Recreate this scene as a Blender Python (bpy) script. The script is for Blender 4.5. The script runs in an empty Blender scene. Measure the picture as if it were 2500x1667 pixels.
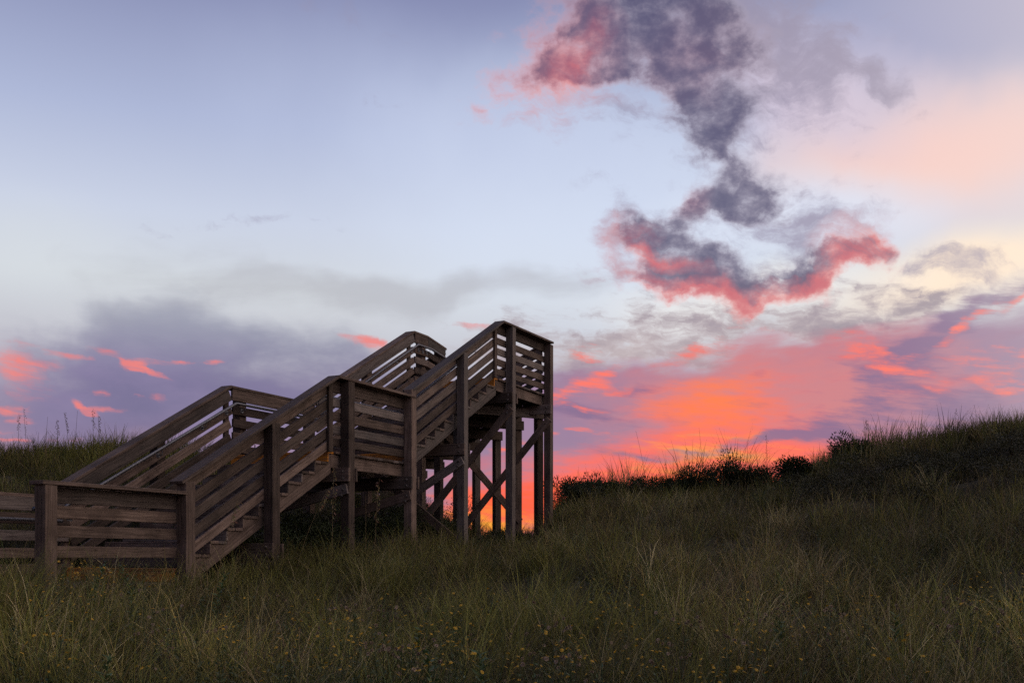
import bpy, bmesh, math, random
import numpy as np
from mathutils import Vector, Matrix

# ------------------------------------------------------------------ scene, camera
scene = bpy.context.scene
C = scene.collection
R = math.radians
F = 2500.0            # focal length in pixels of the 2500 px wide photograph
CX, HY = 1250.0, 1360.0   # column of the view axis, row of the eye-level horizon

cam_data = bpy.data.cameras.new('camera')
cam_data.sensor_width = 36.0
cam_data.lens = 36.0
cam_data.shift_y = (HY - 833.5) / 2500.0
cam_data.clip_end = 6000.0
cam = bpy.data.objects.new('camera', cam_data)
C.objects.link(cam)
cam.location = (0, 0, 0)
cam.rotation_euler = (R(90), 0, 0)
scene.camera = cam

scene.view_settings.view_transform = 'Standard'
scene.view_settings.look = 'None'
scene.view_settings.exposure = 0.0
scene.view_settings.gamma = 1.0
scene.view_settings.use_curve_mapping = False
scene.render.engine = 'CYCLES'
scene.cycles.max_bounces = 5
scene.cycles.diffuse_bounces = 3
scene.cycles.transparent_max_bounces = 8


def lin(c):
    out = []
    for v in c[:3]:
        v = v / 255.0
        out.append(v / 12.92 if v <= 0.04045 else ((v + 0.055) / 1.055) ** 2.4)
    return tuple(out) + (1.0,)


# ------------------------------------------------------------------ node helpers
class N:
    """a small wrapper that lets node maths be written as expressions"""
    def __init__(self, g, sock):
        self.g, self.s = g, sock

    def _m(self, op, *a, clamp=False):
        n = self.g.nodes.new('ShaderNodeMath')
        n.operation = op
        n.use_clamp = clamp
        for i, v in enumerate((self,) + a):
            if isinstance(v, N):
                self.g.links.new(v.s, n.inputs[i])
            else:
                n.inputs[i].default_value = v
        return N(self.g, n.outputs[0])

    def __add__(self, o): return self._m('ADD', o)
    __radd__ = __add__
    def __sub__(self, o): return self._m('SUBTRACT', o)
    def __rsub__(self, o): return self._m('MULTIPLY', -1.0)._m('ADD', o)
    def __mul__(self, o): return self._m('MULTIPLY', o)
    __rmul__ = __mul__
    def __truediv__(self, o): return self._m('DIVIDE', o)
    def mx(self, o): return self._m('MAXIMUM', o)
    def mn(self, o): return self._m('MINIMUM', o)
    def clamp(self): return self._m('ADD', 0.0, clamp=True)
    def pw(self, e): return self._m('POWER', e)

    def smooth(self, lo, hi):
        n = self.g.nodes.new('ShaderNodeMapRange')
        n.interpolation_type = 'SMOOTHSTEP'
        self.g.links.new(self.s, n.inputs[0])
        n.inputs[1].default_value, n.inputs[2].default_value = lo, hi
        n.inputs[3].default_value, n.inputs[4].default_value = 0.0, 1.0
        return N(self.g, n.outputs[0])


def combine(g, x, y, z=0.0):
    n = g.nodes.new('ShaderNodeCombineXYZ')
    for i, v in enumerate((x, y, z)):
        if isinstance(v, N):
            g.links.new(v.s, n.inputs[i])
        else:
            n.inputs[i].default_value = v
    return N(g, n.outputs[0])


def vmath(g, op, a, b):
    n = g.nodes.new('ShaderNodeVectorMath')
    n.operation = op
    for i, v in enumerate((a, b)):
        if isinstance(v, N):
            g.links.new(v.s, n.inputs[i])
        else:
            n.inputs[i].default_value = v
    return N(g, n.outputs[0])


def vdot(g, a, b):
    n = g.nodes.new('ShaderNodeVectorMath')
    n.operation = 'DOT_PRODUCT'
    g.links.new(a.s, n.inputs[0])
    n.inputs[1].default_value = b
    return N(g, n.outputs['Value'])


def turned(g, vec, t):
    c, s = math.cos(t), math.sin(t)
    return combine(g, vdot(g, vec, (c, -s, 0)), vdot(g, vec, (s, c, 0)))


def noise(g, vec, scale, detail=6.0, rough=0.55, stretch=None, rot=0.0, off=(0, 0, 0), color=False, lac=2.0, dim='3D'):
    if rot:
        vec = turned(g, vec, rot)
    if stretch:
        vec = vmath(g, 'MULTIPLY', vec, stretch)
    if any(off):
        vec = vmath(g, 'ADD', vec, off)
    n = g.nodes.new('ShaderNodeTexNoise')
    n.noise_dimensions = dim
    g.links.new(vec.s, n.inputs['Vector'])
    n.inputs['Scale'].default_value = scale
    n.inputs['Detail'].default_value = detail
    n.inputs['Roughness'].default_value = rough
    n.inputs['Lacunarity'].default_value = lac
    return N(g, n.outputs['Color' if color else 'Fac'])


def ramp(g, fac, stops, interp='EASE'):
    n = g.nodes.new('ShaderNodeValToRGB')
    n.color_ramp.interpolation = interp
    els = n.color_ramp.elements
    while len(els) < len(stops):
        els.new(0.5)
    for e, (p, c) in zip(els, stops):
        e.position = p
        e.color = c
    g.links.new(fac.s, n.inputs[0])
    return N(g, n.outputs[0])


def mix(g, fac, a, b, mode='MIX'):
    n = g.nodes.new('ShaderNodeMix')
    n.data_type = 'RGBA'
    n.blend_type = mode
    n.clamp_factor = True
    for i, v in ((0, fac), (6, a), (7, b)):
        if isinstance(v, N):
            g.links.new(v.s, n.inputs[i])
        else:
            n.inputs[i].default_value = v
    return N(g, n.outputs[2])


# ------------------------------------------------------------------ the dusk sky (a function of direction alone)
world = bpy.data.worlds.new('World')
scene.world = world
world.use_nodes = True
W = world.node_tree
W.nodes.clear()


def sky_pos(px, py):
    """direction towards a point of the photograph, as azimuth and elevation times 2.5"""
    dx, dy = px - CX, HY - py
    return 2.5 * math.atan2(dx, F), 2.5 * math.atan2(dy, math.hypot(F, dx))


def blob(g, vec, px, py, rx, ry, rot=0.0):
    """1 in the middle of a soft ellipse on the sky, 0 at its rim"""
    a, e = sky_pos(px, py)
    ca = math.cos(math.atan2(px - CX, F))
    t = g.nodes.new('ShaderNodeTexGradient')
    t.gradient_type = 'SPHERICAL'
    m = t.texture_mapping
    m.vector_type = 'TEXTURE'
    m.translation = (a, e, 0)
    m.rotation = (0, 0, -R(rot))
    m.scale = (rx / 1000 * ca, ry / 1000 * ca, 1)
    g.links.new(vec.s, t.inputs[0])
    return N(g, t.outputs['Fac'])


def blobs(g, vec, items):
    tot = None
    for it in items:
        b = blob(g, vec, *(list(it) + [0.0])[:5])
        w = it[5] if len(it) > 5 else 1.0
        tot = b * w if tot is None else b._m('MULTIPLY_ADD', w, tot)
    return tot


def nz(g, vec, scale, detail, rough, stretch=None, rot=0.0, off=(0, 0, 0)):
    """fractal noise centred on 0 with a spread of about 0.6"""
    return noise(g, vec, scale, detail, rough, stretch, rot, off, dim='2D')._m('MULTIPLY_ADD', 5.0, -2.5)


def warp(g, vec, scale, detail, ax, ay):
    c = noise(g, vec, scale, detail, 0.55, color=True, dim='2D')
    k = vmath(g, 'SUBTRACT', c, (0.5, 0.5, 0.5))
    n = g.nodes.new('ShaderNodeVectorMath')
    n.operation = 'MULTIPLY_ADD'
    g.links.new(k.s, n.inputs[0])
    n.inputs[1].default_value = (ax, ay, 0)
    g.links.new(vec.s, n.inputs[2])
    return N(g, n.outputs[0])


BODY = [
    (1590, 50, 290, 130, -8, 1.4), (1660, 90, 230, 120, 16, .9), (1500, 70, 200, 110, -16, 1.3), (1770, 160, 200, 190, 32, 1.1), (1700, 240, 150, 130, 32, .9), (1860, 130, 170, 90, 32, .5),
    (1735, 290, 150, 80, 0, .5), (1690, 330, 120, 60, 8, .4), (1755, 362, 150, 46, 8, .55), (1810, 410, 100, 46, 32, .3),
    (1850, 465, 150, 85, 8, 1.4), (1870, 520, 120, 60, 0, 1.2), (1720, 490, 130, 75, -32, 1.35),
    (1640, 540, 170, 44, -16, .8), (1560, 550, 120, 60, 40, .8), (1615, 615, 110, 80, 40, .9),
    (1640, 655, 230, 100, 16, 1.6), (1740, 680, 160, 90, 0, 1.1), (1600, 695, 160, 46, 24, .7),
    (1850, 712, 140, 46, -8, 1.0), (1950, 672, 210, 46, -24, 1.3), (2070, 630, 130, 44, -16, 1.1),
    (2128, 595, 55, 44, 40, .8), (2230, 640, 180, 46, 0, .6),
    (1310, 190, 230, 66, -16, .85), (1340, 85, 150, 130, -32, .85), (1490, 170, 110, 50, 16, .7), (1420, 120, 150, 70, -40, .7),
    (1770, 270, 280, 150, 0, .4), (1850, 300, 200, 120, 0, .3), (2180, 615, 110, 34, 16, .5),
    (1975, 724, 70, 20, -8, .7), (2060, 385, 90, 44, 16, .6), (1420, 678, 90, 18, 16, .6),
]
WISP = [
    (1950, 90, 360, 200, 24, 1.0), (2160, 200, 190, 60, 32, .85), (1990, 200, 240, 100, 16, .7), (1990, 545, 240, 100, 8, 1.1), (2010, 590, 170, 50, 8, .8),
    (1500, 485, 160, 56, 16, .7), (1610, 520, 180, 70, -8, .5), (1485, 605, 120, 140, 32, 1.0), (1500, 660, 120, 66, 48, .5),
    (1800, 330, 250, 120, 0, .75), (1620, 270, 220, 100, 0, .6), (1450, 250, 260, 80, -8, .5), (1700, 40, 420, 140, 0, .6), (1700, 575, 230, 80, 0, .8), (1900, 640, 180, 56, -16, .4),
    (940, 220, 180, 60, -8, .42), (520, 545, 220, 26, -8, .42), (690, 555, 180, 26, 8, .42), (330, 590, 150, 22, 0, .35), (120, 730, 70, 11, 8, .5),
    (900, 70, 320, 50, 8, .2), (2360, 632, 220, 60, 8, .8), (2440, 675, 220, 70, 8, .7), (2240, 640, 160, 50, 0, .8), (1330, 220, 260, 120, -8, .7), (1850, 60, 300, 140, 16, .6),
]
PINK = [(1250, 160, 300, 200, 0, 1.5), (1600, 735, 420, 60, 0, 1.0), (1460, 610, 120, 160, 0, .6), (2000, 705, 300, 60, -24, .7), (2100, 610, 150, 80, 0, 1.2), (1690, 150, 300, 120, 0, .3), (1690, 490, 80, 60, 0, .5)]
RIM = [(1600, 725, 190, 46, 24, .8), (1730, 735, 190, 44, 0, .8), (1860, 725, 140, 44, -8, .6), (1980, 685, 170, 32, -24, .6), (2080, 615, 110, 36, -16, .6), (1560, 610, 60, 70, 40, .5), (1400, 150, 110, 60, -40, .35), (1500, 540, 100, 24, 24, .4), (1610, 640, 120, 30, 24, .5), (2130, 590, 50, 36, 40, .7)]

tc = W.nodes.new('ShaderNodeTexCoord')
sep = W.nodes.new('ShaderNodeSeparateXYZ')
W.links.new(tc.outputs['Generated'], sep.inputs[0])
DX, DY, DZ = (N(W, o) for o in sep.outputs)
AZ = DX._m('ARCTAN2', DY) * 2.5
EL = DZ.mn(1.0).mx(-1.0)._m('ARCSINE') * 2.5
P = combine(W, AZ, EL)

# clear-sky colour by elevation: stops given as rows of the photograph on the view axis
def el_of(py):
    return sky_pos(CX, py)[1]
EMAX = 2.5 * math.pi / 2
base = ramp(W, EL / EMAX, [
    (0.0, lin((150, 118, 148))),
    (el_of(1150) / EMAX, lin((150, 122, 152))),
    (el_of(1000) / EMAX, lin((158, 145, 170))),
    (el_of(840) / EMAX, lin((196, 197, 206))),
    (el_of(720) / EMAX, lin((208, 213, 219))),
    (el_of(560) / EMAX, lin((200, 208, 227))),
    (el_of(330) / EMAX, lin((172, 182, 213))),
    (el_of(0) / EMAX, lin((133, 139, 177))),
    (0.62, lin((112, 120, 165))),
    (1.0, lin((92, 102, 150)))], 'LINEAR')

# broad soft colour: (px, py, rx, ry, rot, colour, opacity)
PW = warp(W, P, 1.8, 4, 0.50, 0.20)
PS = warp(W, P, 12.0, 6, 0.10, 0.022)
nb = nz(W, PW, 4.0, 7, 0.52, (0.8, 1.5, 1))
mot = nz(W, PS, 9.0, 8, 0.62, (0.7, 1.9, 1), R(6))
st = nz(W, P, 3.4, 7, 0.60, (1.0, 5.0, 1), R(-6))
fine = nz(W, P, 10.0, 7, 0.62, (0.6, 4.0, 1), R(8))


def gate(b, v, hi, g0=0.22):
    """a noisy mask that stays within reach of its masses"""
    return v.smooth(0.0, hi) * b.smooth(0.0, g0)


sky = base
for px, py, rx, ry, rot, col, op in [
    (1450, 520, 900, 420, 0, (216, 226, 243), .8),
    (1200, 330, 900, 300, 10, (192, 202, 230), .5),
    (2400, 40, 520, 240, 0, (150, 156, 194), .9),
    (2330, 390, 700, 260, 4, (244, 208, 200), 1.0),
    (2500, 330, 500, 160, 0, (246, 200, 192), .5),
    (2020, 200, 480, 190, 20, (212, 198, 216), .9),
    (1980, 545, 560, 160, 5, (220, 226, 242), .9),
    (2340, 700, 520, 130, -6, (255, 233, 208), 1.2),
    (1800, 740, 560, 90, 0, (236, 234, 232), .8),
    (120, 640, 420, 170, 0, (214, 220, 226), .5),
]:
    sky = mix(W, blob(W, PW, px, py, rx, ry, rot).smooth(0.0, 0.95) * op, sky, lin(col))

# low banks of soft cloud on the left, with a billowed upper edge
bank = blobs(W, PW, [(300, 950, 560, 200, 0), (250, 1060, 900, 190, 0), (760, 990, 620, 190, 8), (380, 810, 240, 130, -16, .5), (620, 840, 340, 110, 0, .6), (820, 880, 300, 90, 8, .55), (60, 840, 150, 90, 0, .6), (1000, 960, 300, 150, 16, .6), (1250, 1060, 300, 130, 0, .7)])
sky = mix(W, gate(bank, bank * 1.1 + nb * .34 + mot * .16 + st * .12 - 0.16, 1.5) * .97, sky, mix(W, (nb * .3 + mot * .12 + .5).clamp(), mix(W, EL.smooth(el_of(960), el_of(780)), lin((104, 100, 140)), lin((128, 130, 156))), mix(W, EL.smooth(el_of(960), el_of(780)), lin((134, 122, 160)), lin((160, 162, 178)))))
veil = blobs(W, PW, [(900, 730, 560, 80, -4), (650, 700, 420, 80, 6, .6), (1150, 710, 350, 60, 0, .6), (300, 730, 200, 120, 0, .6), (1320, 690, 260, 50, 0, .5)])
sky = mix(W, gate(veil, veil * 1.2 + nb * .4 + st * .2 - 0.14, 1.5) * .62, sky, lin((174, 174, 182)))
low = blob(W, PW, 400, 1130, 1100, 130).smooth(0, .9)
sky = mix(W, low * .5, sky, lin((146, 118, 154)))

# mottled grey deck at mid height on the right
deck = blobs(W, PW, [(1560, 800, 420, 110, -6, 1.0), (1950, 815, 520, 100, -4, 1.0), (1420, 880, 300, 100, -12, .8), (1200, 850, 250, 90, 0, .5)])
sky = mix(W, gate(deck, deck * 1.25 + mot * .85 - 0.22, 1.3) * .95, sky, mix(W, (mot * .45 + .5).clamp(), lin((204, 188, 188)), lin((154, 142, 154))))

# the mauve and red bank above the set sun
lowb = blobs(W, PW, [(1800, 1000, 820, 190, 0, 1.1), (2300, 1000, 700, 220, 0, 1.1), (1420, 1030, 420, 150, -8, .9), (1700, 900, 460, 90, 0, .6), (2350, 880, 400, 110, 0, .5)])
rosy = (blob(W, PW, 1880, 950, 620, 230, 0) + mot * .06 + st * .08).smooth(0, .75)
sky = mix(W, gate(lowb, lowb * 1.5 + st * .22 + nb * .2 - 0.15, 1.0), sky, mix(W, rosy, lin((148, 120, 154)), lin((204, 126, 134))))
glow = blobs(W, P, [(1740, 1010, 320, 190, 0, 1.0), (1820, 1140, 700, 110, 0, .8), (1640, 1160, 560, 110, 0, .8), (1350, 1190, 460, 110, 0, .7), (2250, 935, 420, 60, 10, .4)])
sky = mix(W, gate(glow, glow * 1.05 + st * .30 + nb * .14 + mot * .10 + fine * .16 - .10, 1.15), sky, lin((248, 104, 98)))
hot = blobs(W, P, [(1740, 975, 240, 140, 0, 1.0), (1700, 1130, 420, 80, 0, .7), (1400, 1260, 560, 90, 0, 1.1)])
sky = mix(W, gate(hot, hot * 1.10 + st * .26 + nb * .12 + fine * .24 - 0.14, 1.1), sky, lin((255, 122, 70)))
ember = blobs(W, P, [(1560, 1200, 480, 80, 0, 1.0), (1250, 1260, 330, 90, 0, .9), (1850, 1175, 300, 45, 0, .7)])
sky = mix(W, gate(ember, ember * 1.1 + st * .18 + fine * .12 - 0.08, .95) * .9, sky, lin((255, 88, 62)))
core = blobs(W, P, [(1760, 1095, 330, 50, 0, 1.0), (1680, 1165, 520, 60, 0, .8), (1260, 1280, 460, 60, 0, 1.2)])
sky = mix(W, gate(core, core * 1.0 + fine * .5 + st * .2 - 0.3, 1.4), sky, lin((255, 172, 66)))

sky = mix(W, gate(lowb, fine * .60 + st * .50 + mot * .40 - .08, 1.3, .5) * .5, sky, lin((142, 108, 144)))

# mauve shadow clouds laid across the glow
sh = blobs(W, PW, [(1830, 1076, 190, 24, -8, .9), (1990, 1058, 150, 50, 8, .8), (2200, 1020, 300, 80, 0, .8), (2270, 880, 280, 60, -24, .9), (2230, 925, 240, 70, 16, .8), (2300, 830, 260, 50, -16, .9), (1560, 1105, 150, 30, -8, .8), (1420, 1010, 280, 60, 0, 1.0), (1500, 930, 220, 30, -8, .7), (2420, 1010, 250, 60, 0, .6)])
sky = mix(W, gate(sh, sh * 1.3 + nb * .25 + fine * .45 + mot * .2 - 0.26, 1.1) * .9, sky, lin((128, 102, 142)))
# thin lit streaks right of the sun and beside the stair tower
lit = blobs(W, PW, [(2440, 800, 190, 26, -24, 1.0), (2330, 850, 170, 20, -24, .9), (2130, 890, 190, 40, 24, .9), (2220, 935, 190, 40, 32, .8), (2430, 905, 220, 60, 0, .9), (2400, 960, 180, 24, 0, .7),
                    (1440, 905, 200, 28, -24, 1.5), (1400, 955, 180, 34, -16, 1.2), (1380, 850, 140, 34, 8, 1.1), (1460, 1002, 170, 16, 0, 1.1), (1400, 1070, 160, 14, -8, 1.2), (1810, 830, 140, 40, 8, .5), (1720, 830, 130, 30, -16, .5)])
sky = mix(W, gate(lit, lit * 1.15 + fine * .55 + mot * .55 - 0.46, 1.3, .35) * (fine * .55 + st * .3 + .72).clamp() * .95, sky, lin((255, 116, 100)))
# torn pink scraps on the left
scr = blobs(W, PS, [(10, 860, 150, 60, 16, .42), (60, 905, 110, 110, 0, .50), (60, 950, 80, 50, 0, .30), (20, 1000, 70, 18, 8, 1.0), (250, 858, 80, 14, 8, 1.0), (160, 868, 60, 11, 8, .9),
                    (345, 883, 80, 12, 0, 1.0), (355, 902, 80, 11, 20, 1.1), (318, 892, 50, 18, 0, .7), (435, 882, 34, 8, 0, .9), (505, 882, 44, 10, 0, 1.0),
                    (248, 960, 26, 13, 0, 1.0), (330, 965, 16, 11, 0, .8), (375, 971, 44, 14, 0, 1.0), (205, 995, 55, 17, 24, 1.1), (270, 1000, 70, 11, 0, 1.0), (228, 1011, 40, 8, 0, .9),
                    (16, 1055, 44, 8, 0, .9), (30, 1072, 60, 7, 0, .9), (170, 1075, 80, 15, 8, .8), (60, 1030, 50, 14, 0, .6), (880, 828, 80, 20, 8, .75), (1160, 796, 80, 16, 8, .7), (910, 838, 50, 24, 32, .5),
                    (540, 1150, 200, 16, 0, .6), (690, 1085, 150, 18, 0, .6), (880, 1100, 200, 30, 0, .5)])
sky = mix(W, gate(scr, scr * 1.35 + mot * .36 + fine * .22 - 0.22, 1.25, .35) * (fine * .45 + .78).clamp() * .88, sky, mix(W, (mot * .4 + .5).clamp(), lin((214, 118, 128)), lin((248, 128, 116))))

# the torn cumulus
PC = warp(W, P, 4.0, 6, 0.24, 0.18)
n1 = nz(W, warp(W, P, 8.0, 3, 0.09, 0.08), 7.5, 9, 0.60, (0.85, 1.25, 1))
n2 = nz(W, PC, 6.0, 9, 0.66, (0.8, 2.6, 1), R(14))
n3 = nz(W, P, 13.0, 7, 0.58, (0.8, 1.25, 1), 0.0, (3.3, 1.7, 0))
bod = blobs(W, PC, BODY)
wis = blobs(W, PC, WISP)
pinkreg = blobs(W, PC, PINK).clamp()
pink_n = (pinkreg * 1.15 + n2 * .25 * pinkreg - .05).clamp()
sky = mix(W, gate(wis, wis * 1.05 + n2 * .50 + n3 * .35 - 0.24, 1.5) * .85, sky, mix(W, (pink_n * .85).clamp(), lin((150, 142, 166)), lin((232, 160, 158))))
bd = bod.mn(1.45) * 1.08 + n1 * .30 + n2 * .18 + n3 * .32 - 0.27
thick = (bd * .72 + n3 * .10).smooth(0.0, 1.25)
shade = mix(W, thick, lin((180, 170, 186)), lin((86, 81, 112)))
pinkc = mix(W, thick, lin((246, 168, 160)), lin((208, 96, 106)))
rim = blobs(W, PC, RIM)
pm = (pink_n * (1.0 - thick * .85) + rim * 1.1 + rim * n2 * .9).clamp() * .92
sky = mix(W, gate(bod, bd, 1.2) * .94, sky, mix(W, pm, shade, pinkc))

# the pale cream field at the right edge goes on round that side; the sky behind and to the left of the viewer is the dark half of dusk
SUN_AZ = math.atan2(1720 - CX, F)
field = N(W, tc.outputs['Generated'])
cream = vdot(W, field, tuple(Vector((math.sin(R(88)), math.cos(R(88)), .45)).normalized())).smooth(0.35, 0.95)
sky = mix(W, cream * .95, sky, lin((255, 236, 222)))
away = vdot(W, combine(W, DX, DY), (math.sin(R(62)), math.cos(R(62)), 0)).smooth(-0.9, 0.0) * .72 + .28
sky = mix(W, 1.0, sky, combine(W, away, away, away), 'MULTIPLY')

# a Nishita sky with the sun just under the horizon adds the last of its own light
nsh = W.nodes.new('ShaderNodeTexSky')
nsh.sky_type = 'NISHITA'
nsh.sun_disc = False
nsh.sun_elevation = R(-1.5)
nsh.sun_rotation = SUN_AZ
bgN = W.nodes.new('ShaderNodeBackground')
bgN.inputs['Strength'].default_value = 0.05
W.links.new(nsh.outputs[0], bgN.inputs[0])
bg = W.nodes.new('ShaderNodeBackground')
bg.inputs['Strength'].default_value = 1.0
W.links.new(sky.s, bg.inputs[0])
add = W.nodes.new('ShaderNodeAddShader')
W.links.new(bg.outputs[0], add.inputs[0])
W.links.new(bgN.outputs[0], add.inputs[1])
outw = W.nodes.new('ShaderNodeOutputWorld')
W.links.new(add.outputs[0], outw.inputs[0])
world.cycles.sampling_method = 'NONE'      # an even sky: rays that leave the scene find it well enough
scene.cycles.adaptive_min_samples = 8
scene.cycles.adaptive_threshold = 0.01
scene.cycles.use_denoising = False

# the sun itself has set behind the dune; what still comes from that side is faint and wide
sun = bpy.data.lights.new('sun', 'SUN')
sun.energy = 0.35
sun.angle = R(15)
sun.color = (1.0, 0.55, 0.35)
sun_ob = bpy.data.objects.new('sun', sun)
C.objects.link(sun_ob)
sd = Vector((math.sin(SUN_AZ), math.cos(SUN_AZ), math.tan(R(3))))
sun_ob.rotation_euler = sd.to_track_quat('Z', 'Y').to_euler()

# ------------------------------------------------------------------ shared helpers
rng = np.random.default_rng(7)
random.seed(7)


def shader(name):
    m = bpy.data.materials.new(name)
    m.use_nodes = True
    g = m.node_tree
    g.nodes.clear()
    out = g.nodes.new('ShaderNodeOutputMaterial')
    return m, g, out


def principled(g, out, color, rough=0.8, spec=0.3, normal=None, metallic=0.0):
    b = g.nodes.new('ShaderNodeBsdfPrincipled')
    b.inputs['Specular IOR Level'].default_value = spec
    b.inputs['Metallic'].default_value = metallic
    if isinstance(color, N):
        g.links.new(color.s, b.inputs['Base Color'])
    else:
        b.inputs['Base Color'].default_value = color
    if isinstance(rough, N):
        g.links.new(rough.s, b.inputs['Roughness'])
    else:
        b.inputs['Roughness'].default_value = rough
    if normal is not None:
        g.links.new(normal.s, b.inputs['Normal'])
    g.links.new(b.outputs[0], out.inputs['Surface'])
    return b


def bump(g, height, strength, dist):
    n = g.nodes.new('ShaderNodeBump')
    n.inputs['Strength'].default_value = strength
    n.inputs['Distance'].default_value = dist
    g.links.new(height.s, n.inputs['Height'])
    return N(g, n.outputs[0])


def texco(g, which='Object'):
    n = g.nodes.new('ShaderNodeTexCoord')
    return N(g, n.outputs[which])


def mesh_from(name, verts, faces, mat=None, smooth=False):
    me = bpy.data.meshes.new(name)
    me.from_pydata([tuple(v) for v in verts], [], [tuple(f) for f in faces])
    me.update()
    if mat:
        me.materials.append(mat)
    if smooth:
        me.polygons.foreach_set('use_smooth', [True] * len(me.polygons))
    return me


def link(name, data, parent=None, matrix=None):
    o = bpy.data.objects.new(name, data)
    C.objects.link(o)
    if parent is not None:
        o.parent = parent
    if matrix is not None:
        o.matrix_basis = matrix
    return o


def tag(o, label=None, cat=None, group=None, kind=None):
    if label: o['label'] = label
    if cat: o['category'] = cat
    if group: o['group'] = group
    if kind: o['kind'] = kind
    return o


# ------------------------------------------------------------------ the dune
# crest line: azimuth (as a column of the photograph), distance of the crest, its height, and how the slope rises to it
CREST = np.array([
    # col,   distance, height, exponent
    (-6000, 18, 1.2, 1.5), (-1500, 18, 1.5, 1.2), (0, 19, 1.78, 1.38), (250, 19, 1.86, 1.40), (420, 20, 1.86, 1.48), (560, 20.5, 1.70, 1.55), (700, 21, 1.45, 1.55),
    (850, 22, 1.08, 1.3), (960, 22.8, 1.16, 1.32), (1040, 23.4, 1.00, 1.15), (1110, 24, 0.62, 0.86), (1160, 24, 0.46, 0.76), (1250, 24, 0.36, 0.70), (1318, 24, 0.40, 0.62),
    (1352, 24, 0.85, 0.75), (1400, 24, 1.12, 0.85), (1500, 24, 1.34, 0.9), (1700, 24, 1.36, 1.0), (1900, 23, 1.44, 1.0), (1965, 22.4, 1.56, 1.05), (2010, 22, 1.86, 1.2), (2060, 21.5, 2.0, 1.25),
    (2160, 21, 2.02, 1.3), (2280, 20.5, 2.08, 1.35), (2400, 20, 2.28, 1.4), (2500, 19.5, 2.42, 1.4), (3000, 19, 2.8, 1.3), (6000, 18, 2.0, 1.2)])
CR_AZ = np.arctan2(CREST[:, 0] - CX, F)


def vnoise(x, y, seed=0):
    """smooth value noise on a unit lattice, about -1..1"""
    def h(i, j):
        n = np.sin(i * 127.1 + j * 311.7 + seed * 74.7) * 43758.5453
        return (n - np.floor(n)) * 2 - 1
    xi, yi = np.floor(x), np.floor(y)
    fx, fy = x - xi, y - yi
    fx, fy = fx * fx * (3 - 2 * fx), fy * fy * (3 - 2 * fy)
    a, b = h(xi, yi), h(xi + 1, yi)
    c, d = h(xi, yi + 1), h(xi + 1, yi + 1)
    return (a * (1 - fx) + b * fx) * (1 - fy) + (c * (1 - fx) + d * fx) * fy


def ground_z(x, y):
    x, y = np.asarray(x, float), np.asarray(y, float)
    az = np.arctan2(x, y)
    rho = np.hypot(x, y)
    rr = np.interp(az, CR_AZ, CREST[:, 1] / np.cos(np.clip(CR_AZ, -.6, .6)))
    zr = np.interp(az, CR_AZ, CREST[:, 2])
    ex = np.interp(az, CR_AZ, CREST[:, 3])
    z0 = -0.88
    t = np.clip((rho - 5.5) / (rr - 5.5), 0, 1)
    z = z0 + (zr - z0) * t ** ex
    back = np.clip((rho - rr) / 9.0, 0, 1)
    z = z - (zr + 1.6) * back * back * (3 - 2 * back)
    front = np.clip((np.cos(az) - 0.2) / 0.3, 0, 1)
    z = z0 * (1 - front) + z * front
    # the sand lies lower under the bottom landing
    vx, vy = x + 2.30, y - 13.70
    l_, w_ = vx * math.sin(R(26.2)) + vy * math.cos(R(26.2)), -vx * math.cos(R(26.2)) + vy * math.sin(R(26.2))
    dip = np.clip((w_ + .25) / .45, 0, 1) * np.clip((2.5 - w_) / .5, 0, 1) * np.clip((-1.2 - l_) / 1.2, 0, 1) * np.clip((l_ + 8) / .8, 0, 1)
    z = z * (1 - dip) + np.minimum(z, -.62) * dip
    lump = np.clip((rho - 4) / 6, 0, 1) * np.clip((60 - rho) / 25, 0, 1)
    z = z + lump * (0.11 * vnoise(x * .7, y * .7, 1) + 0.06 * vnoise(x * 2.1, y * 2.1, 2) + 0.02 * vnoise(x * 5, y * 5, 3))
    return z


def spaced(lo, hi, step, far):
    mid = np.arange(lo, hi + 1e-6, step)
    outer, s, v = [], step, hi
    while v < far:
        s *= 1.35
        v += s
        outer.append(v)
    inner, s, v = [], step, lo
    while v > -far:
        s *= 1.35
        v -= s
        inner.append(v)
    return np.array(inner[::-1] + list(mid) + outer)


gx, gy = spaced(-19, 19, 0.2, 4000), spaced(1, 30, 0.2, 4000)
GX, GY = np.meshgrid(gx, gy)
GZ = ground_z(GX, GY)
nx, ny = len(gx), len(gy)
vid = np.arange(nx * ny).reshape(ny, nx)
quads = np.stack([vid[:-1, :-1], vid[:-1, 1:], vid[1:, 1:], vid[1:, :-1]], -1).reshape(-1, 4)

m_ground, g, out = shader('dune_soil')
pos = texco(g, 'Object')
big = noise(g, pos, 0.8, 4, 0.55)
med = noise(g, pos, 6.0, 6, 0.6)
grit = noise(g, pos, 90.0, 3, 0.6)
soil = mix(g, med.smooth(.35, .65), (0.028, 0.024, 0.015, 1), (0.062, 0.052, 0.032, 1))
soil = mix(g, (big * .6 + grit * .5).smooth(.60, .72) * .8, soil, (0.20, 0.165, 0.125, 1))
principled(g, out, soil, 0.95, 0.1, bump(g, med * .7 + grit * .3, 0.8, 0.03))
ground = link('ground', mesh_from('ground', np.stack([GX, GY, GZ], -1).reshape(-1, 3), quads.tolist(), m_ground, True))
tag(ground, 'sandy grass-covered dune rising behind the stairway', kind='structure')

# ------------------------------------------------------------------ the beach stairway
ANG = R(26.2)
SX, SY = math.sin(ANG), math.cos(ANG)
ORG = Vector((-2.30, 13.70, 0.0))
S = Vector((SX, SY, 0))          # up the stairs, away from the viewer
Wd = Vector((-SY, SX, 0))        # across the stairs, towards the far rail
UP = Vector((0, 0, 1))


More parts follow.
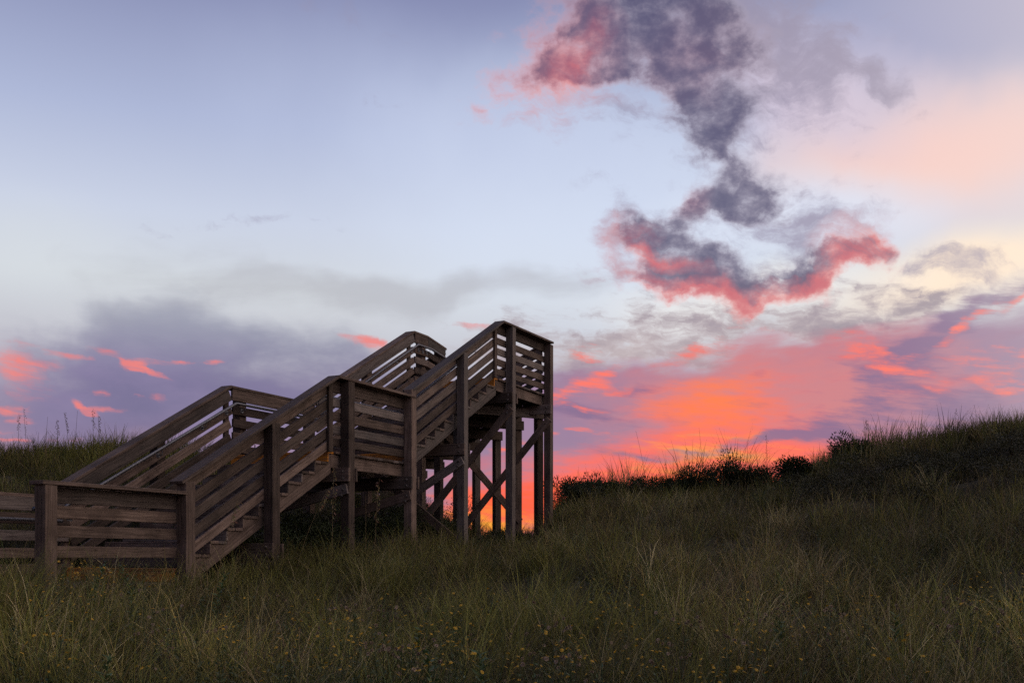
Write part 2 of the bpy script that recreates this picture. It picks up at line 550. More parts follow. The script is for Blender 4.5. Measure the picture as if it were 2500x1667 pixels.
def pt(l, w, z):
    return ORG + S * l + Wd * w + UP * z


# weathered timber: grain runs along each piece's own x axis
def wood_material(name, dark, light, paint=None):
    m, g, out = shader(name)
    p = texco(g, 'Object')
    oi = g.nodes.new('ShaderNodeObjectInfo')
    rnd = N(g, oi.outputs['Random'])
    shift = combine(g, rnd * 37.0, rnd * 11.0, rnd * 23.0)
    v = vmath(g, 'ADD', p, shift)
    wob = noise(g, v, 2.2, 3, .5, color=True)
    v2 = vmath(g, 'ADD', v, vmath(g, 'MULTIPLY', vmath(g, 'SUBTRACT', wob, (.5, .5, .5)), (0, .05, .05)))
    grain = noise(g, vmath(g, 'MULTIPLY', v2, (1.3, 55, 55)), 1.0, 6, .65)
    fibre = noise(g, vmath(g, 'MULTIPLY', v2, (5, 260, 260)), 1.0, 3, .6)
    blot = noise(g, v, 2.6, 5, .6)
    vor = g.nodes.new('ShaderNodeTexVoronoi')
    vor.inputs['Scale'].default_value = 1.0
    g.links.new(vmath(g, 'MULTIPLY', v2, (3.2, 10, 10)).s, vor.inputs['Vector'])
    knot = 1.0 - N(g, vor.outputs['Distance']).smooth(0.03, 0.13)
    tone = (grain * .75 + fibre * .25)
    col = mix(g, tone.smooth(.30, .74), dark, light)
    col = mix(g, blot.smooth(.40, .68) * .55, col, tuple(c * .55 for c in dark[:3]) + (1,))
    col = mix(g, knot * .8, col, tuple(c * .35 for c in dark[:3]) + (1,))
    grey = (rnd * 7.31)._m('FRACT', 0.0)
    col = mix(g, grey.smooth(.55, 1.0) * .45, col, mix(g, tone.smooth(.30, .74), (.09, .08, .08, 1), (.27, .245, .24, 1)))
    bright = rnd * 1.0 + .46
    col = mix(g, 1.0, col, combine(g, bright, bright, bright), 'MULTIPLY')
    if paint:
        worn = (grain * .6 + blot * .5).smooth(.50, .62)
        col = mix(g, worn * .65, paint, col)
    crack = grain.smooth(.30, .42)
    principled(g, out, col, .82, .25, bump(g, crack * .7 + fibre * .5 + knot * -.2, .65, .004))
    return m


M_WOOD = wood_material('weathered_timber', (0.070, 0.045, 0.036, 1), (0.260, 0.182, 0.148, 1))
M_YELLOW = wood_material('yellow_painted_timber', (0.070, 0.045, 0.036, 1), (0.260, 0.182, 0.148, 1), (0.66, 0.24, 0.03, 1))

m_steel, g, out = shader('galvanised_steel')
p = texco(g)
sp = noise(g, p, 60, 4, .6)
principled(g, out, mix(g, sp.smooth(.35, .65), (0.10, 0.10, 0.12, 1), (0.22, 0.22, 0.25, 1)), .5, .5, None, .8)
m_bolt, g, out = shader('rusted_bolt')
p = texco(g)
sp = noise(g, p, 90, 4, .6)
principled(g, out, mix(g, sp.smooth(.35, .65), (0.12, 0.09, 0.08, 1), (0.26, 0.23, 0.22, 1)), .6, .4, None, .5)

stair = link('beach_stairway', None)
stair.location = pt(-2.8, 1.0, -0.45)
stair.empty_display_size = .3
tag(stair, 'weathered grey-brown wooden stairway with two flights and landings climbing over the dune', 'stairway')
INV = Matrix.Translation(-Vector(stair.location))
BOXES = {}


def box_mesh(name, lx, ly, lz, mat):
    """a board with eased edges, about 44 triangles; alike boards share it"""
    key = (name, round(lx, 2), round(ly, 3), round(lz, 3), mat.name)
    if key in BOXES:
        return BOXES[key], key[1:4]
    lx, ly, lz = key[1:4]
    bm = bmesh.new()
    bmesh.ops.create_cube(bm, size=1.0)
    bmesh.ops.scale(bm, vec=(lx, ly, lz), verts=bm.verts)
    bmesh.ops.bevel(bm, geom=list(bm.edges), offset=min(.005, ly * .12, lz * .12), segments=1, affect='EDGES')
    me = bpy.data.meshes.new(name)
    bm.to_mesh(me)
    bm.free()
    me.materials.append(mat)
    BOXES[key] = me
    return me, (lx, ly, lz)


def piece(name, a, b, side, ly, lz, mat=None, parent=None, jit=.005, roll=.8):
    """a straight timber from a to b: ly across (along side), lz the other way; a and b lie on its centre line"""
    mat = mat or M_WOOD
    a, b = Vector(a), Vector(b)
    d = b - a
    ln = d.length
    x = d.normalized()
    y = (side - x * side.dot(x)).normalized()
    z = x.cross(y)
    me, dims = box_mesh(name, ln, ly, lz, mat)
    mid = (a + b) * .5 + Vector([random.uniform(-jit, jit) for _ in range(3)])
    rot = Matrix((x, y, z)).transposed().to_4x4() @ Matrix.Rotation(R(random.uniform(-roll, roll)), 4, 'X') @ Matrix.Rotation(R(random.uniform(-.22, .22)), 4, 'Z') @ Matrix.Rotation(R(random.uniform(-.18, .18)), 4, 'Y')
    o = link(name, me, stair if parent is None else parent)
    world_m = Matrix.Translation(mid) @ rot @ Matrix.Scale(ln / dims[0], 4, (1, 0, 0))
    o.matrix_basis = (INV if parent is None else Matrix.Identity(4)) @ world_m
    if parent is not None:
        o.matrix_parent_inverse = parent.matrix_basis.inverted() @ INV
    return o


bolt_me = None
def bolts(parent, spots, normal):
    global bolt_me
    if bolt_me is None:
        bm = bmesh.new()
        bmesh.ops.create_cone(bm, cap_ends=True, segments=8, radius1=.024, radius2=.024, depth=.004)
        r = bmesh.ops.create_uvsphere(bm, u_segments=8, v_segments=4, radius=.015)
        bmesh.ops.translate(bm, vec=(0, 0, .004), verts=r['verts'])
        bolt_me = bpy.data.meshes.new('bolt')
        bm.to_mesh(bolt_me)
        bm.free()
        bolt_me.materials.append(m_bolt)
    q = normal.to_track_quat('Z', 'Y').to_matrix().to_4x4()
    for s in spots:
        o = link('bolt', bolt_me, parent)
        o.matrix_basis = Matrix.Translation(s) @ q
        o.matrix_parent_inverse = parent.matrix_basis.inverted() @ INV


def tube(name, pts, r, mat, parent=None, sides=8):
    pts = [Vector(q) for q in pts]
    vs, fs = [], []
    for i, q in enumerate(pts):
        d = (pts[min(i + 1, len(pts) - 1)] - pts[max(i - 1, 0)]).normalized()
        a = d.cross(UP)
        a = a.normalized() if a.length > 1e-3 else Vector((1, 0, 0))
        b = a.cross(d)
        for k in range(sides):
            t = 2 * math.pi * k / sides
            vs.append(q + (a * math.cos(t) + b * math.sin(t)) * r)
    for i in range(len(pts) - 1):
        for k in range(sides):
            k2 = (k + 1) % sides
            fs.append((i * sides + k, i * sides + k2, (i + 1) * sides + k2, (i + 1) * sides + k))
    fs.append(tuple(range(sides))[::-1])
    fs.append(tuple(range((len(pts) - 1) * sides, len(pts) * sides)))
    o = link(name, mesh_from(name, vs, fs, mat, True), stair if parent is None else parent)
    o.matrix_basis = INV if parent is None else Matrix.Identity(4)
    return o


DECK = (-0.276, 1.437, 3.190)
CAPZ = (0.722, 2.437, 4.185)
RISE1, TREAD1 = (DECK[1] - DECK[0]) / 11, 0.280
RISE2, TREAD2 = (DECK[2] - DECK[1]) / 11, 0.295
L1 = [-0.0 - TREAD1 * (10 - k) for k in range(11)]       # riser faces of the lower flight
L2 = [4.90 - TREAD2 * (10 - k) for k in range(11)]
NEAR, FAR = 0, 1
PW_ = .14
POST_W = {NEAR: .078, FAR: 1.969}
BOARD_W = {NEAR: .170, FAR: 1.877}
CAP_W = {NEAR: .097, FAR: 1.950}
BENT = [-4.57, -2.75, -1.30, .285, 1.90, 3.51, 5.31, 6.99]


def cap_line(l):
    """underside-independent height of the top of the cap rail at l"""
    if l < -2.86: return CAPZ[0]
    if l < 0.0: return .867 + (CAPZ[1] - .867) * (l + 2.82) / 2.82
    if l < 1.93: return CAPZ[1]
    if l < 4.90: return 2.561 + (CAPZ[2] - 2.561) * (l - 1.934) / (4.916 - 1.934)
    return CAPZ[2]


def rail(l0, z0, l1, z1, sidew, offs, name='rail_board'):
    """the boards under one length of cap: offs are depths below the cap's top"""
    for (t, bt) in offs:
        h = bt - t
        c = (t + bt) / 2
        sl = math.cos(math.atan2(z1 - z0, l1 - l0))
        piece(name, pt(l0, BOARD_W[sidew], z0 - c), pt(l1, BOARD_W[sidew], z1 - c), Wd, .038, h * sl)


def cap(l0, z0, l1, z1, sidew, dz=0.0):
    n = Vector((0, 0, 1))
    piece('cap_rail', pt(l0, CAP_W[sidew], z0 - .019 + dz), pt(l1, CAP_W[sidew], z1 - .019 + dz), Wd, .194, .038, jit=.001, roll=.15)


LAND = [(.040, .212), (.282, .400), (.470, .590), (.656, .776), (.832, .940)]
FLY = [(.042, .215), (.278, .412), (.470, .604), (.662, .796), (.846, .968)]

for sd in (NEAR, FAR):
    # bottom landing
    lo = -4.66 if sd == NEAR else -6.9
    cap(lo, CAPZ[0], -2.80, CAPZ[0], sd, -.002)
    rail(lo + .06, CAPZ[0], -2.78, CAPZ[0], sd, [(.040, .195), (.222, .345), (.418, .535), (.612, .725)] + ([] if sd == NEAR else [(.80, .915)]))
    # lower flight
    cap(-2.88, cap_line(-2.82) - .033, 0.0, CAPZ[1], sd)
    rail(-2.76, cap_line(-2.76), -0.02, CAPZ[1] - .011, sd, FLY)
    # middle landing
    cap(0.0, CAPZ[1], 1.935, CAPZ[1], sd, -.001)
    rail(0.02, CAPZ[1], 1.90, CAPZ[1], sd, LAND)
    # upper flight
    cap(1.87, cap_line(1.94) - .038, 4.91, CAPZ[2], sd)
    rail(1.97, cap_line(1.97), 4.89, CAPZ[2] - .011, sd, FLY)
# top landing
cap(4.91, CAPZ[2], 7.08, CAPZ[2] + .03, NEAR, -.001)
rail(4.93, CAPZ[2], 7.00, CAPZ[2] + .03, NEAR, LAND)
cap(4.91, CAPZ[2], 5.40, CAPZ[2], FAR, -.001)
rail(4.93, CAPZ[2], 5.40, CAPZ[2], FAR, LAND)
cap(5.40, CAPZ[2], 6.10, CAPZ[2] - .105, FAR, -.001)
rail(5.41, CAPZ[2], 6.06, CAPZ[2] - .10, FAR, LAND)

# posts, each carried into the ground
POSTS = {}
for i, l in enumerate(BENT):
    for sd in (NEAR, FAR):
        if i == 0 and sd == FAR:
            continue
        ll = l if not (i == 7 and sd == FAR) else 5.98
        if i in (2, 5):
            top = cap_line(ll) - .062
        elif i in (1,):
            top = cap_line(-2.78) - .055
        elif i == 4:
            top = cap_line(1.95) - .05
        else:
            top = cap_line(ll) - .041 - (.085 if (i == 7 and sd == FAR) else 0)
        base = pt(ll, POST_W[sd], 0)
        gz = float(ground_z(base.x, base.y)) - .5
        o = piece('post', pt(ll, POST_W[sd], gz), pt(ll, POST_W[sd], top), S, PW_, PW_, jit=.004, roll=1.5)
        POSTS[(i, sd)] = (o, ll, gz + .5, top)
for l in (-4.4, -6.3):
    base = pt(l, POST_W[FAR], 0)
    piece('post', pt(l, POST_W[FAR], float(ground_z(base.x, base.y)) - .5), pt(l, POST_W[FAR], CAPZ[0] - .041), S, PW_, PW_)
# nailing uprights where a flight's boards end at a landing
for l, zt, zb in ((-.055, CAPZ[1] - .075, DECK[1] - .03), (4.80, CAPZ[2] - .10, DECK[2] - .03)):
    for sd, w in ((NEAR, .126), (FAR, 1.921)):
        piece('upright', pt(l, w, zb), pt(l, w, zt), S, .088, .045, roll=1)

# stringers: notched boards
def stringer(ls, tread, rise, zbase, w, name='stringer'):
    prof = []
    n = len(ls)
    for k in range(n):
        z = zbase + rise * k
        prof.append((ls[k], z - .036))
        prof.append((ls[k], z + rise - .036))
    prof.append((ls[-1] + .06, zbase + rise * n - .036))
    low = []
    sl = rise / tread
    for l in (ls[-1] + .06, ls[0] + .06):
        low.append((l, zbase + rise * n - .300 - (ls[-1] - l) * sl if l <= ls[-1] else zbase + rise * n - .300))
    low.append((ls[0] - .05, zbase + rise - .300 - .03))
    prof[0] = (ls[0] - .05, zbase - .036)
    poly = prof + low
    bm = bmesh.new()
    va = [bm.verts.new(pt(l, w, z)) for l, z in poly]
    f = bm.faces.new(va)
    ret = bmesh.ops.extrude_face_region(bm, geom=[f])
    bmesh.ops.translate(bm, vec=Wd * .040, verts=[v for v in ret['geom'] if isinstance(v, bmesh.types.BMVert)])
    bmesh.ops.recalc_face_normals(bm, faces=bm.faces)
    # give the mesh an x axis along the slope so that the grain follows it
    x = (S * tread + UP * rise).normalized()
    z = x.cross(Wd).normalized()
    o_ = pt(ls[0], w, zbase)
    M = Matrix.Translation(o_) @ Matrix((x, Wd, z)).transposed().to_4x4()
    bm.transform(M.inverted())
    bmesh.ops.triangulate(bm, faces=[f for f in bm.faces if len(f.verts) > 4])
    me = bpy.data.meshes.new(name)
    bm.to_mesh(me)
    bm.free()
    me.materials.append(M_WOOD)
    o = link(name, me, stair)
    o.matrix_basis = INV @ M
    return o


for ls, tr, ri, zb in ((L1, TREAD1, RISE1, DECK[0]), (L2, TREAD2, RISE2, DECK[1])):
    for w in (.200, 1.020, 1.808):
        stringer(ls, tr, ri, zb, w)
    for k in range(11):
        z1 = zb + ri * (k + 1)
        yellow = k in (0, 10)
        mat = M_YELLOW if yellow else M_WOOD
        o = piece('riser', pt(ls[k] - .014, .186, z1 - .040 - (ri - .045) / 2 + .002), pt(ls[k] - .014, 1.862, z1 - .040 - (ri - .045) / 2 + .002), S, .024, ri - .045, mat, jit=.001, roll=.3)
        if yellow:
            o['label'] = 'riser painted yellow'
        if k == 10:
            continue
        for q in range(2):
            c = ls[k] - .03 + tr * .25 + q * tr * .5 + .008
            o = piece('tread', pt(c, .180, z1 - .019), pt(c, 1.866, z1 - .019), S, tr * .5 - .008, .037, M_YELLOW if (yellow and q == 0) else M_WOOD, jit=.0015, roll=.3)
            if yellow and q == 0:
                o['label'] = 'tread edge painted yellow'

# landing decks and the framing under them
def deck(l0, l1, z, yellow_first=True):
    l = l0
    first = yellow_first
    while l < l1 - .05:
        wd = min(.138, l1 - l)
        o = piece('deck_plank', pt(l + wd / 2, .150 if not first else .186, z - .019), pt(l + wd / 2, 1.862, z - .019), S, wd, .037, M_YELLOW if first else M_WOOD, jit=.0015, roll=.3)
        if first:
            o['label'] = 'deck edge painted yellow'
        first = False
        l += .144


deck(-6.9, -2.83, DECK[0], False)
deck(-.03, 1.93, DECK[1])
deck(4.87, 7.10, DECK[2])
for l0, l1, z in ((-6.9, -2.86, DECK[0]), (.065, 1.92, DECK[1]), (4.965, 7.07, DECK[2])):
    for w in (.212, .76, 1.31, 1.850):
        piece('joist', pt(l0, w, z - .040 - .092), pt(l1, w, z - .040 - .092), Wd, .040, .184)

beam_low = {3: DECK[1] - .225, 4: DECK[1] - .225, 6: DECK[2] - .225, 7: DECK[2] - .225}
beam_low[1] = DECK[0] - .235
beam_low[2] = DECK[0] + RISE1 * 5.2 - .36
beam_low[5] = DECK[1] + RISE2 * 5.1 - .38
for i, zt in beam_low.items():
    l = BENT[i]
    for s_ in (-1, 1):
        if i == 7 and s_ == 1:
            continue
        lb = l + s_ * (PW_ / 2 + .021)
        o = piece('cross_beam', pt(lb, -.015, zt - .092), pt(lb, 2.06, zt - .092), S, .040, .186)
        if s_ == -1:
            bolts(o, [pt(lb - .022, w, zt - .092 + dz) for w in (.078, 1.969) for dz in (-.045, .045)], -S)
# crossed bracing on the tall bents
for i in (2, 3, 4, 5, 6, 7):
    l = BENT[i] - PW_ / 2 - .021
    zt = beam_low[i] - .20
    gn, gf = POSTS[(i, NEAR)][2], POSTS[(i, FAR)][2]
    a = piece('brace', pt(l, .02, zt - .08), pt(l, 2.02, max(gf, zt - 2.4) + .05), S, .040, .140)
    bolts(a, [pt(l - .022, .078, zt - .09), pt(l - .022, .10, zt - .17)], -S)
    if i == 5:
        l += PW_ + .042
        b = piece('brace', pt(l, 2.02, zt - .08), pt(l, .02, max(gn, zt - 2.4) + .05), S, .040, .140)

# pipe handrails with their plates
plate_me, _ = box_mesh('bracket', .06, .06, .008, m_steel)


def handrail(path, w, sgn, plates):
    o = tube('handrail_pipe', path, .021, m_steel)
    for l, z in plates:
        b = link('bracket', plate_me, o)
        q = (Wd * sgn).to_track_quat('Z', 'Y').to_matrix().to_4x4()
        b.matrix_basis = Matrix.Translation(pt(l, (BOARD_W[FAR] - .0225) if sgn < 0 else (BOARD_W[NEAR] + .0225), z - .075)) @ q
        tube('bracket_arm', [pt(l, (BOARD_W[FAR] - .02) if sgn < 0 else BOARD_W[NEAR] + .02, z - .075), pt(l, w, z - .075), pt(l, w, z - .018)], .008, m_steel, o, 6)


DP = .262
for sd, w, sgn in ((NEAR, .262, 1), (FAR, 1.785, -1)):
    lo = -4.56 if sd == NEAR else -6.9
    zz = lambda l: cap_line(l) - DP
    handrail([pt(lo, w, CAPZ[0] - DP - (.04 if sd == FAR else .0)), pt(-2.95, w, CAPZ[0] - DP - (.04 if sd == FAR else .0))], w, sgn,
             [(l, CAPZ[0] - DP) for l in ((-4.2, -3.1) if sd == NEAR else (-6.0, -4.9, -4.0, -3.2))])
    handrail([pt(-2.95, w, zz(-2.82) - .05), pt(-2.86, w, zz(-2.80)), pt(0, w, CAPZ[1] - DP), pt(.05, w, CAPZ[1] - DP), pt(1.90, w, CAPZ[1] - DP)], w, sgn,
             [(l, zz(l)) for l in (-2.4, -1.4, -.6, -.12)] + [(l, CAPZ[1] - DP) for l in (.2, 1.0, 1.7)])
    if sd == FAR:
        handrail([pt(1.95, w, zz(1.95) - .05), pt(4.92, w, CAPZ[2] - DP), pt(4.97, w, CAPZ[2] - DP), pt(5.40, w, CAPZ[2] - DP), pt(6.08, w, CAPZ[2] - DP - .10)], w, sgn,
                 [(l, zz(l)) for l in (2.4, 3.4, 4.3, 4.8)] + [(l, CAPZ[2] - DP) for l in (5.05, 5.2, 5.34)])
    else:
        handrail([pt(1.95, w, zz(1.95) - .05), pt(4.92, w, CAPZ[2] - DP), pt(6.9, w, CAPZ[2] - DP)], w, sgn,
                 [(l, zz(l)) for l in (2.4, 3.4, 4.3)])

# the walkway that turns left at the top and ramps down behind the dune
HD = R(-31)
D2 = Vector((math.sin(HD), math.cos(HD), -.156))
D2h = Vector((math.sin(HD), math.cos(HD), 0))
N2 = Vector((-math.cos(HD), math.sin(HD), 0))
RA = pt(6.99, .10, 0)
LA = pt(6.06, 1.95, 0)
WID = (LA - RA).dot(N2)
RLEN = 9.0


def rp(t, w, z):
    return Vector((RA.x, RA.y, 0)) + D2h * t + N2 * w + UP * (z - .156 * t)


for w in (.09, WID - .09):
    t0 = .08 if w < 1 else .05 + (LA - RA).dot(D2h)
    for (a_, b_) in LAND:
        piece('rail_board', rp(t0, w, CAPZ[2] - (a_ + b_) / 2), rp(RLEN, w, CAPZ[2] - (a_ + b_) / 2), N2, .038, b_ - a_)
    piece('cap_rail', rp(t0, w - .06 if w < 1 else w + .06, CAPZ[2] - .020), rp(RLEN, w - .06 if w < 1 else w + .06, CAPZ[2] - .020), N2, .19, .038)
t = .35
while t < RLEN:
    piece('deck_plank', rp(t, .13, DECK[2] - .022), rp(t, WID - .13, DECK[2] - .022), D2, .138, .037)
    t += .144
for w in (.14, WID / 2, WID - .14):
    piece('joist', rp(.15, w, DECK[2] - .14), rp(RLEN, w, DECK[2] - .14), N2, .040, .184)
for t in (.35, 1.15, 2.0, 2.9, 3.8, 4.7, 5.6, 6.5, 7.4, 8.4):
    for w in (-.01, WID + .01):
        b = rp(t, w, 0)
        piece('post', Vector((b.x, b.y, float(ground_z(b.x, b.y)) - .5)), rp(t, w, (CAPZ[2] - .05) if t in (1.15, 2.9, 4.7, 6.5, 8.4) else DECK[2] - .26), D2h, PW_, PW_)
    piece('cross_beam', rp(t - .09, -.1, DECK[2] - .33), rp(t - .09, WID + .1, DECK[2] - .33), D2h, .04, .186)
    if t in (1.15, 4.7, 6.5):
        piece('brace', rp(t - .09, WID, DECK[2] - .52), rp(t - .09, -.03, DECK[2] - 2.3), D2h, .04, .14)

# ------------------------------------------------------------------ dune grass (nobody could count it)
def leaf_material(name, rough=.65, trans=.35, attr='tint'):
    m, g, out = shader(name)
    a = g.nodes.new('ShaderNodeAttribute')
    a.attribute_name = attr
    c = N(g, a.outputs['Color'])
    d = g.nodes.new('ShaderNodeBsdfPrincipled')
    d.inputs['Roughness'].default_value = rough
    d.inputs['Specular IOR Level'].default_value = .25
    g.links.new(c.s, d.inputs['Base Color'])
    t = g.nodes.new('ShaderNodeBsdfTranslucent')
    g.links.new(c.s, t.inputs['Color'])
    ms = g.nodes.new('ShaderNodeMixShader')
    ms.inputs[0].default_value = trans
    g.links.new(d.outputs[0], ms.inputs[1])
    g.links.new(t.outputs[0], ms.inputs[2])
    g.links.new(ms.outputs[0], out.inputs['Surface'])
    return m


M_GRASS = leaf_material('grass_blade')
SEG = 3


def blades_mesh(name, root, azim, length, lean, bend, width, tint, mat, seg=SEG):
    """many tapering blades as one mesh: root (n,3), azimuth of the lean, length, lean and bend angles, width, tint (n,3)"""
    n = len(root)
    pts = np.zeros((n, seg + 1, 3))
    dirx, diry = np.cos(azim), np.sin(azim)
    p = root.copy()
    pts[:, 0] = p
    for k in range(seg):
        th = lean + bend * ((k + .5) / seg) ** 1.3
        st_ = length / seg
        p = p + np.stack([np.sin(th) * dirx * st_, np.sin(th) * diry * st_, np.cos(th) * st_], -1)
        pts[:, k + 1] = p
    tw = azim + np.pi / 2 + rng.uniform(-.7, .7, n)
    side = np.stack([np.cos(tw), np.sin(tw), np.zeros(n)], -1)
    nv = 2 * seg + 1
    V = np.zeros((n, nv, 3))
    for k in range(seg):
        w = (width * (1 - .75 * (k / seg) ** 1.5) / 2)[:, None]
        V[:, 2 * k] = pts[:, k] - side * w
        V[:, 2 * k + 1] = pts[:, k] + side * w
    V[:, 2 * seg] = pts[:, seg]
    base = (np.arange(n) * nv)[:, None]
    loops = []
    for k in range(seg - 1):
        loops.append(base + np.array([[2 * k, 2 * k + 1, 2 * k + 3, 2 * k + 2]]))
    q = np.concatenate(loops, 1).reshape(-1) if loops else np.zeros(0, int)
    tri = (base + np.array([[2 * seg - 2, 2 * seg - 1, 2 * seg]])).reshape(-1)
    me = bpy.data.meshes.new(name)
    me.vertices.add(n * nv)
    me.vertices.foreach_set('co', V.reshape(-1))
    nq, nt = len(q) // 4, len(tri) // 3
    me.loops.add(len(q) + len(tri))
    me.loops.foreach_set('vertex_index', np.concatenate([q, tri]).astype(np.int32))
    me.polygons.add(nq + nt)
    starts = np.concatenate([np.arange(nq) * 4, nq * 4 + np.arange(nt) * 3]).astype(np.int32)
    me.polygons.foreach_set('loop_start', starts)
    me.update(calc_edges=True)
    at = me.attributes.new('tint', 'FLOAT_COLOR', 'POINT')
    tc_ = np.ones((n, nv, 4))
    shade = np.linspace(.75, 1.15, nv)[None, :, None]  # tint runs darker at the root, lighter towards the tip
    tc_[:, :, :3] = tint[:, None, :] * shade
    at.data.foreach_set('color', tc_.reshape(-1).astype(np.float32))
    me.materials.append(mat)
    return me


def in_stair(x, y, pad=0.0):
    vx, vy = x - ORG.x, y - ORG.y
    l = vx * S.x + vy * S.y
    w = vx * Wd.x + vy * Wd.y
    return (l > -6.9 - pad) & (l < 7.2 + pad) & (w > .12 - pad) & (w < 1.95 + pad)


TONES = np.array([(.222, .206, .048), (.150, .162, .040), (.300, .228, .078), (.40, .325, .165), (.205, .142, .076), (.100, .132, .050)])


def tones(k, cx, cy, dry):
    """a tone for every blade: each clump keeps to one kind, with strays; dry shifts it towards straw and brown"""
    n0, n = len(cx), len(k)
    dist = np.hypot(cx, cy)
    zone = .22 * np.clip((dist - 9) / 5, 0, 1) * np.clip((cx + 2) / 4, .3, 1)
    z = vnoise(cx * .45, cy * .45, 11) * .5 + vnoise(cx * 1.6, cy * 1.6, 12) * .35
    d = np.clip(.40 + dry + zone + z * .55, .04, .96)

    def pick(d, u):
        return np.where(u < d * .26, 3, np.where(u < d * .55, 4, np.where(u < d * .85, 2, np.where(u < .80, 0, np.where(u < .92, 1, 5)))))
    own = pick(d, rng.random(n0))[k]
    stray = pick(d[k], rng.random(n))
    idx = np.where(rng.random(n) < .6, own, stray)
    near = 1.02 - .36 * np.clip((dist - 7) / 8, 0, 1) - .34 * np.clip((6.4 - dist) / 1.5, 0, 1)  # tones darkened by distance; the close band paints in the shade of the foreground
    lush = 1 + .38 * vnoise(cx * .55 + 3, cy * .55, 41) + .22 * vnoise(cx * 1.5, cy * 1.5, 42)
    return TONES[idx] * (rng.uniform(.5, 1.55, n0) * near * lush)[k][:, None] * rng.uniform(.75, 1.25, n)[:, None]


def scatter(n, y0, y1, power, xpad=1.6, spread=.56):
    """points on the dune in front of the viewer, denser near by"""
    u = rng.random(n)
    y = (y0 ** power + u * (y1 ** power - y0 ** power)) ** (1 / power)
    x = rng.uniform(-1, 1, n) * (spread * y + xpad)
    return x, y


def grass_patch(cx, cy, per, spread, len_lo, len_hi, wmul=1.0, lean=(.05, .55), bend=(.2, 1.3), dry=0.0, dark=1.0):
    n0 = len(cx)
    k = np.repeat(np.arange(n0), per)
    n = len(k)
    a = rng.uniform(0, 2 * np.pi, n)
    r = np.abs(rng.normal(0, spread, n))
    x, y = cx[k] + np.cos(a) * r, cy[k] + np.sin(a) * r
    size = rng.uniform(.75, 1.3, n0)[k]
    dist = np.hypot(x, y)
    ln = rng.uniform(len_lo, len_hi, n) * size
    az = a + rng.normal(0, .6, n)
    wind = rng.random(n) < .35
    az = np.where(wind, rng.normal(.35, .6, n), az)
    w = np.maximum(.0040, .00040 * dist) * wmul * rng.uniform(.7, 1.4, n)
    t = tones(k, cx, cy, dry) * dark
    root = np.stack([x, y, ground_z(x, y) - .02], -1)
    return root, az, ln, rng.uniform(*lean, n), rng.uniform(*bend, n), w, t


parts = []
# short thatch everywhere
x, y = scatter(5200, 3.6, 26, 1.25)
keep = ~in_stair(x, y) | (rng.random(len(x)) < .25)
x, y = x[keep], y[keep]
parts.append(grass_patch(x, y, 24, .16, .14, .36, dry=.08, dark=.55))  # thatch tone lowered to paint in the dark gaps between the stems
# the taller clumps
x, y = scatter(3600, 4.2, 25.5, 1.35)
hgt = vnoise(x * .5, y * .5, 21)
scarp = (x / y > .29) & (y > 14.8) & (y < 19.3)
keep = (~in_stair(x, y, .12)) & (hgt > -.35) & (~scarp | (rng.random(len(x)) < .6))
x, y = x[keep], y[keep]
parts.append(grass_patch(x, y, 24, .08, .30, .62, dry=-.05, bend=(.3, 1.6), dark=1.1))
# coarse arching clumps in the foreground
x, y = scatter(700, 5.0, 12, 1.2, 1.2)
keep = (~in_stair(x, y, .5)) & (vnoise(x * .9, y * .9, 23) > -.2)
x, y = x[keep], y[keep]
parts.append(grass_patch(x, y, 30, .06, .36, .70, wmul=1.1, dry=.0, dark=1.2, lean=(.02, .5), bend=(.6, 2.1)))
# the tall growth that hides the foot of the railing at the left edge
y = rng.uniform(7.3, 9.2, 60)
x = (rng.uniform(-90, 75, 60) - CX) / F * y
parts.append(grass_patch(x, y, 30, .10, .40, .80, dry=.0, bend=(.3, 1.5), dark=.95))
# the fringe along the crest
azc = np.arctan2(rng.uniform(-400, 2900, 1500) - CX, F)
rr = np.interp(azc, CR_AZ, CREST[:, 1] / np.cos(np.clip(CR_AZ, -.6, .6))) + rng.normal(-.2, .7, len(azc))
x, y = np.sin(azc) * rr, np.cos(azc) * rr
col = CX + F * x / y
keep = (~in_stair(x, y, .5)) & ((col < 900) | (col > 1345))
x, y = x[keep], y[keep]
parts.append(grass_patch(x, y, 24, .12, .26, .60, dry=-.10, lean=(.02, .45), bend=(.1, .9)))
# the spiky tufts that stand against the glow
tuft = [(1385, .8), (1410, .7), (1440, .75), (1470, 1.0), (1492, .9), (1520, .8), (1548, .75), (1580, .6), (1615, .65), (1645, .8), (1668, 1.05), (1690, .95), (1715, .7), (1765, .9), (1790, 1.15), (1812, 1.0), (1840, .7), (1880, .65),
        (1925, .7), (1955, .7), (1990, .6), (2090, .7), (2125, .7), (2160, .65), (2200, .6), (2240, .65), (2270, .6), (2310, .7), (2350, .55), (2390, .5), (2430, .45), (2470, .5),
        (290, .5), (312, .6), (262, .45), (235, .4), (30, .35), (60, .3), (95, .35), (140, .3), (175, .35), (205, .35)]
for c, h in tuft:
    a = math.atan2(c - CX, F)
    r = np.interp(a, CR_AZ, CREST[:, 1] / np.cos(np.clip(CR_AZ, -.6, .6)))
    parts.append(grass_patch(np.array([math.sin(a) * r]), np.array([math.cos(a) * r]), 100, .20, h * .6, h * 1.4, wmul=1.35, lean=(.02, .75), bend=(.0, .9), dry=.1))
cat = [np.concatenate(q) for q in zip(*parts)]
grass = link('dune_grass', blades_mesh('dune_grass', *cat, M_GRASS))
tag(grass, 'rough olive and straw dune grass covering the slopes', 'grass', kind='stuff')


# ------------------------------------------------------------------ single plants
def tinted(me, cols):
    at = me.attributes.new('tint', 'FLOAT_COLOR', 'POINT')
    c = np.ones((len(me.vertices), 4), np.float32)
    c[:, :3] = cols
    at.data.foreach_set('color', c.reshape(-1))


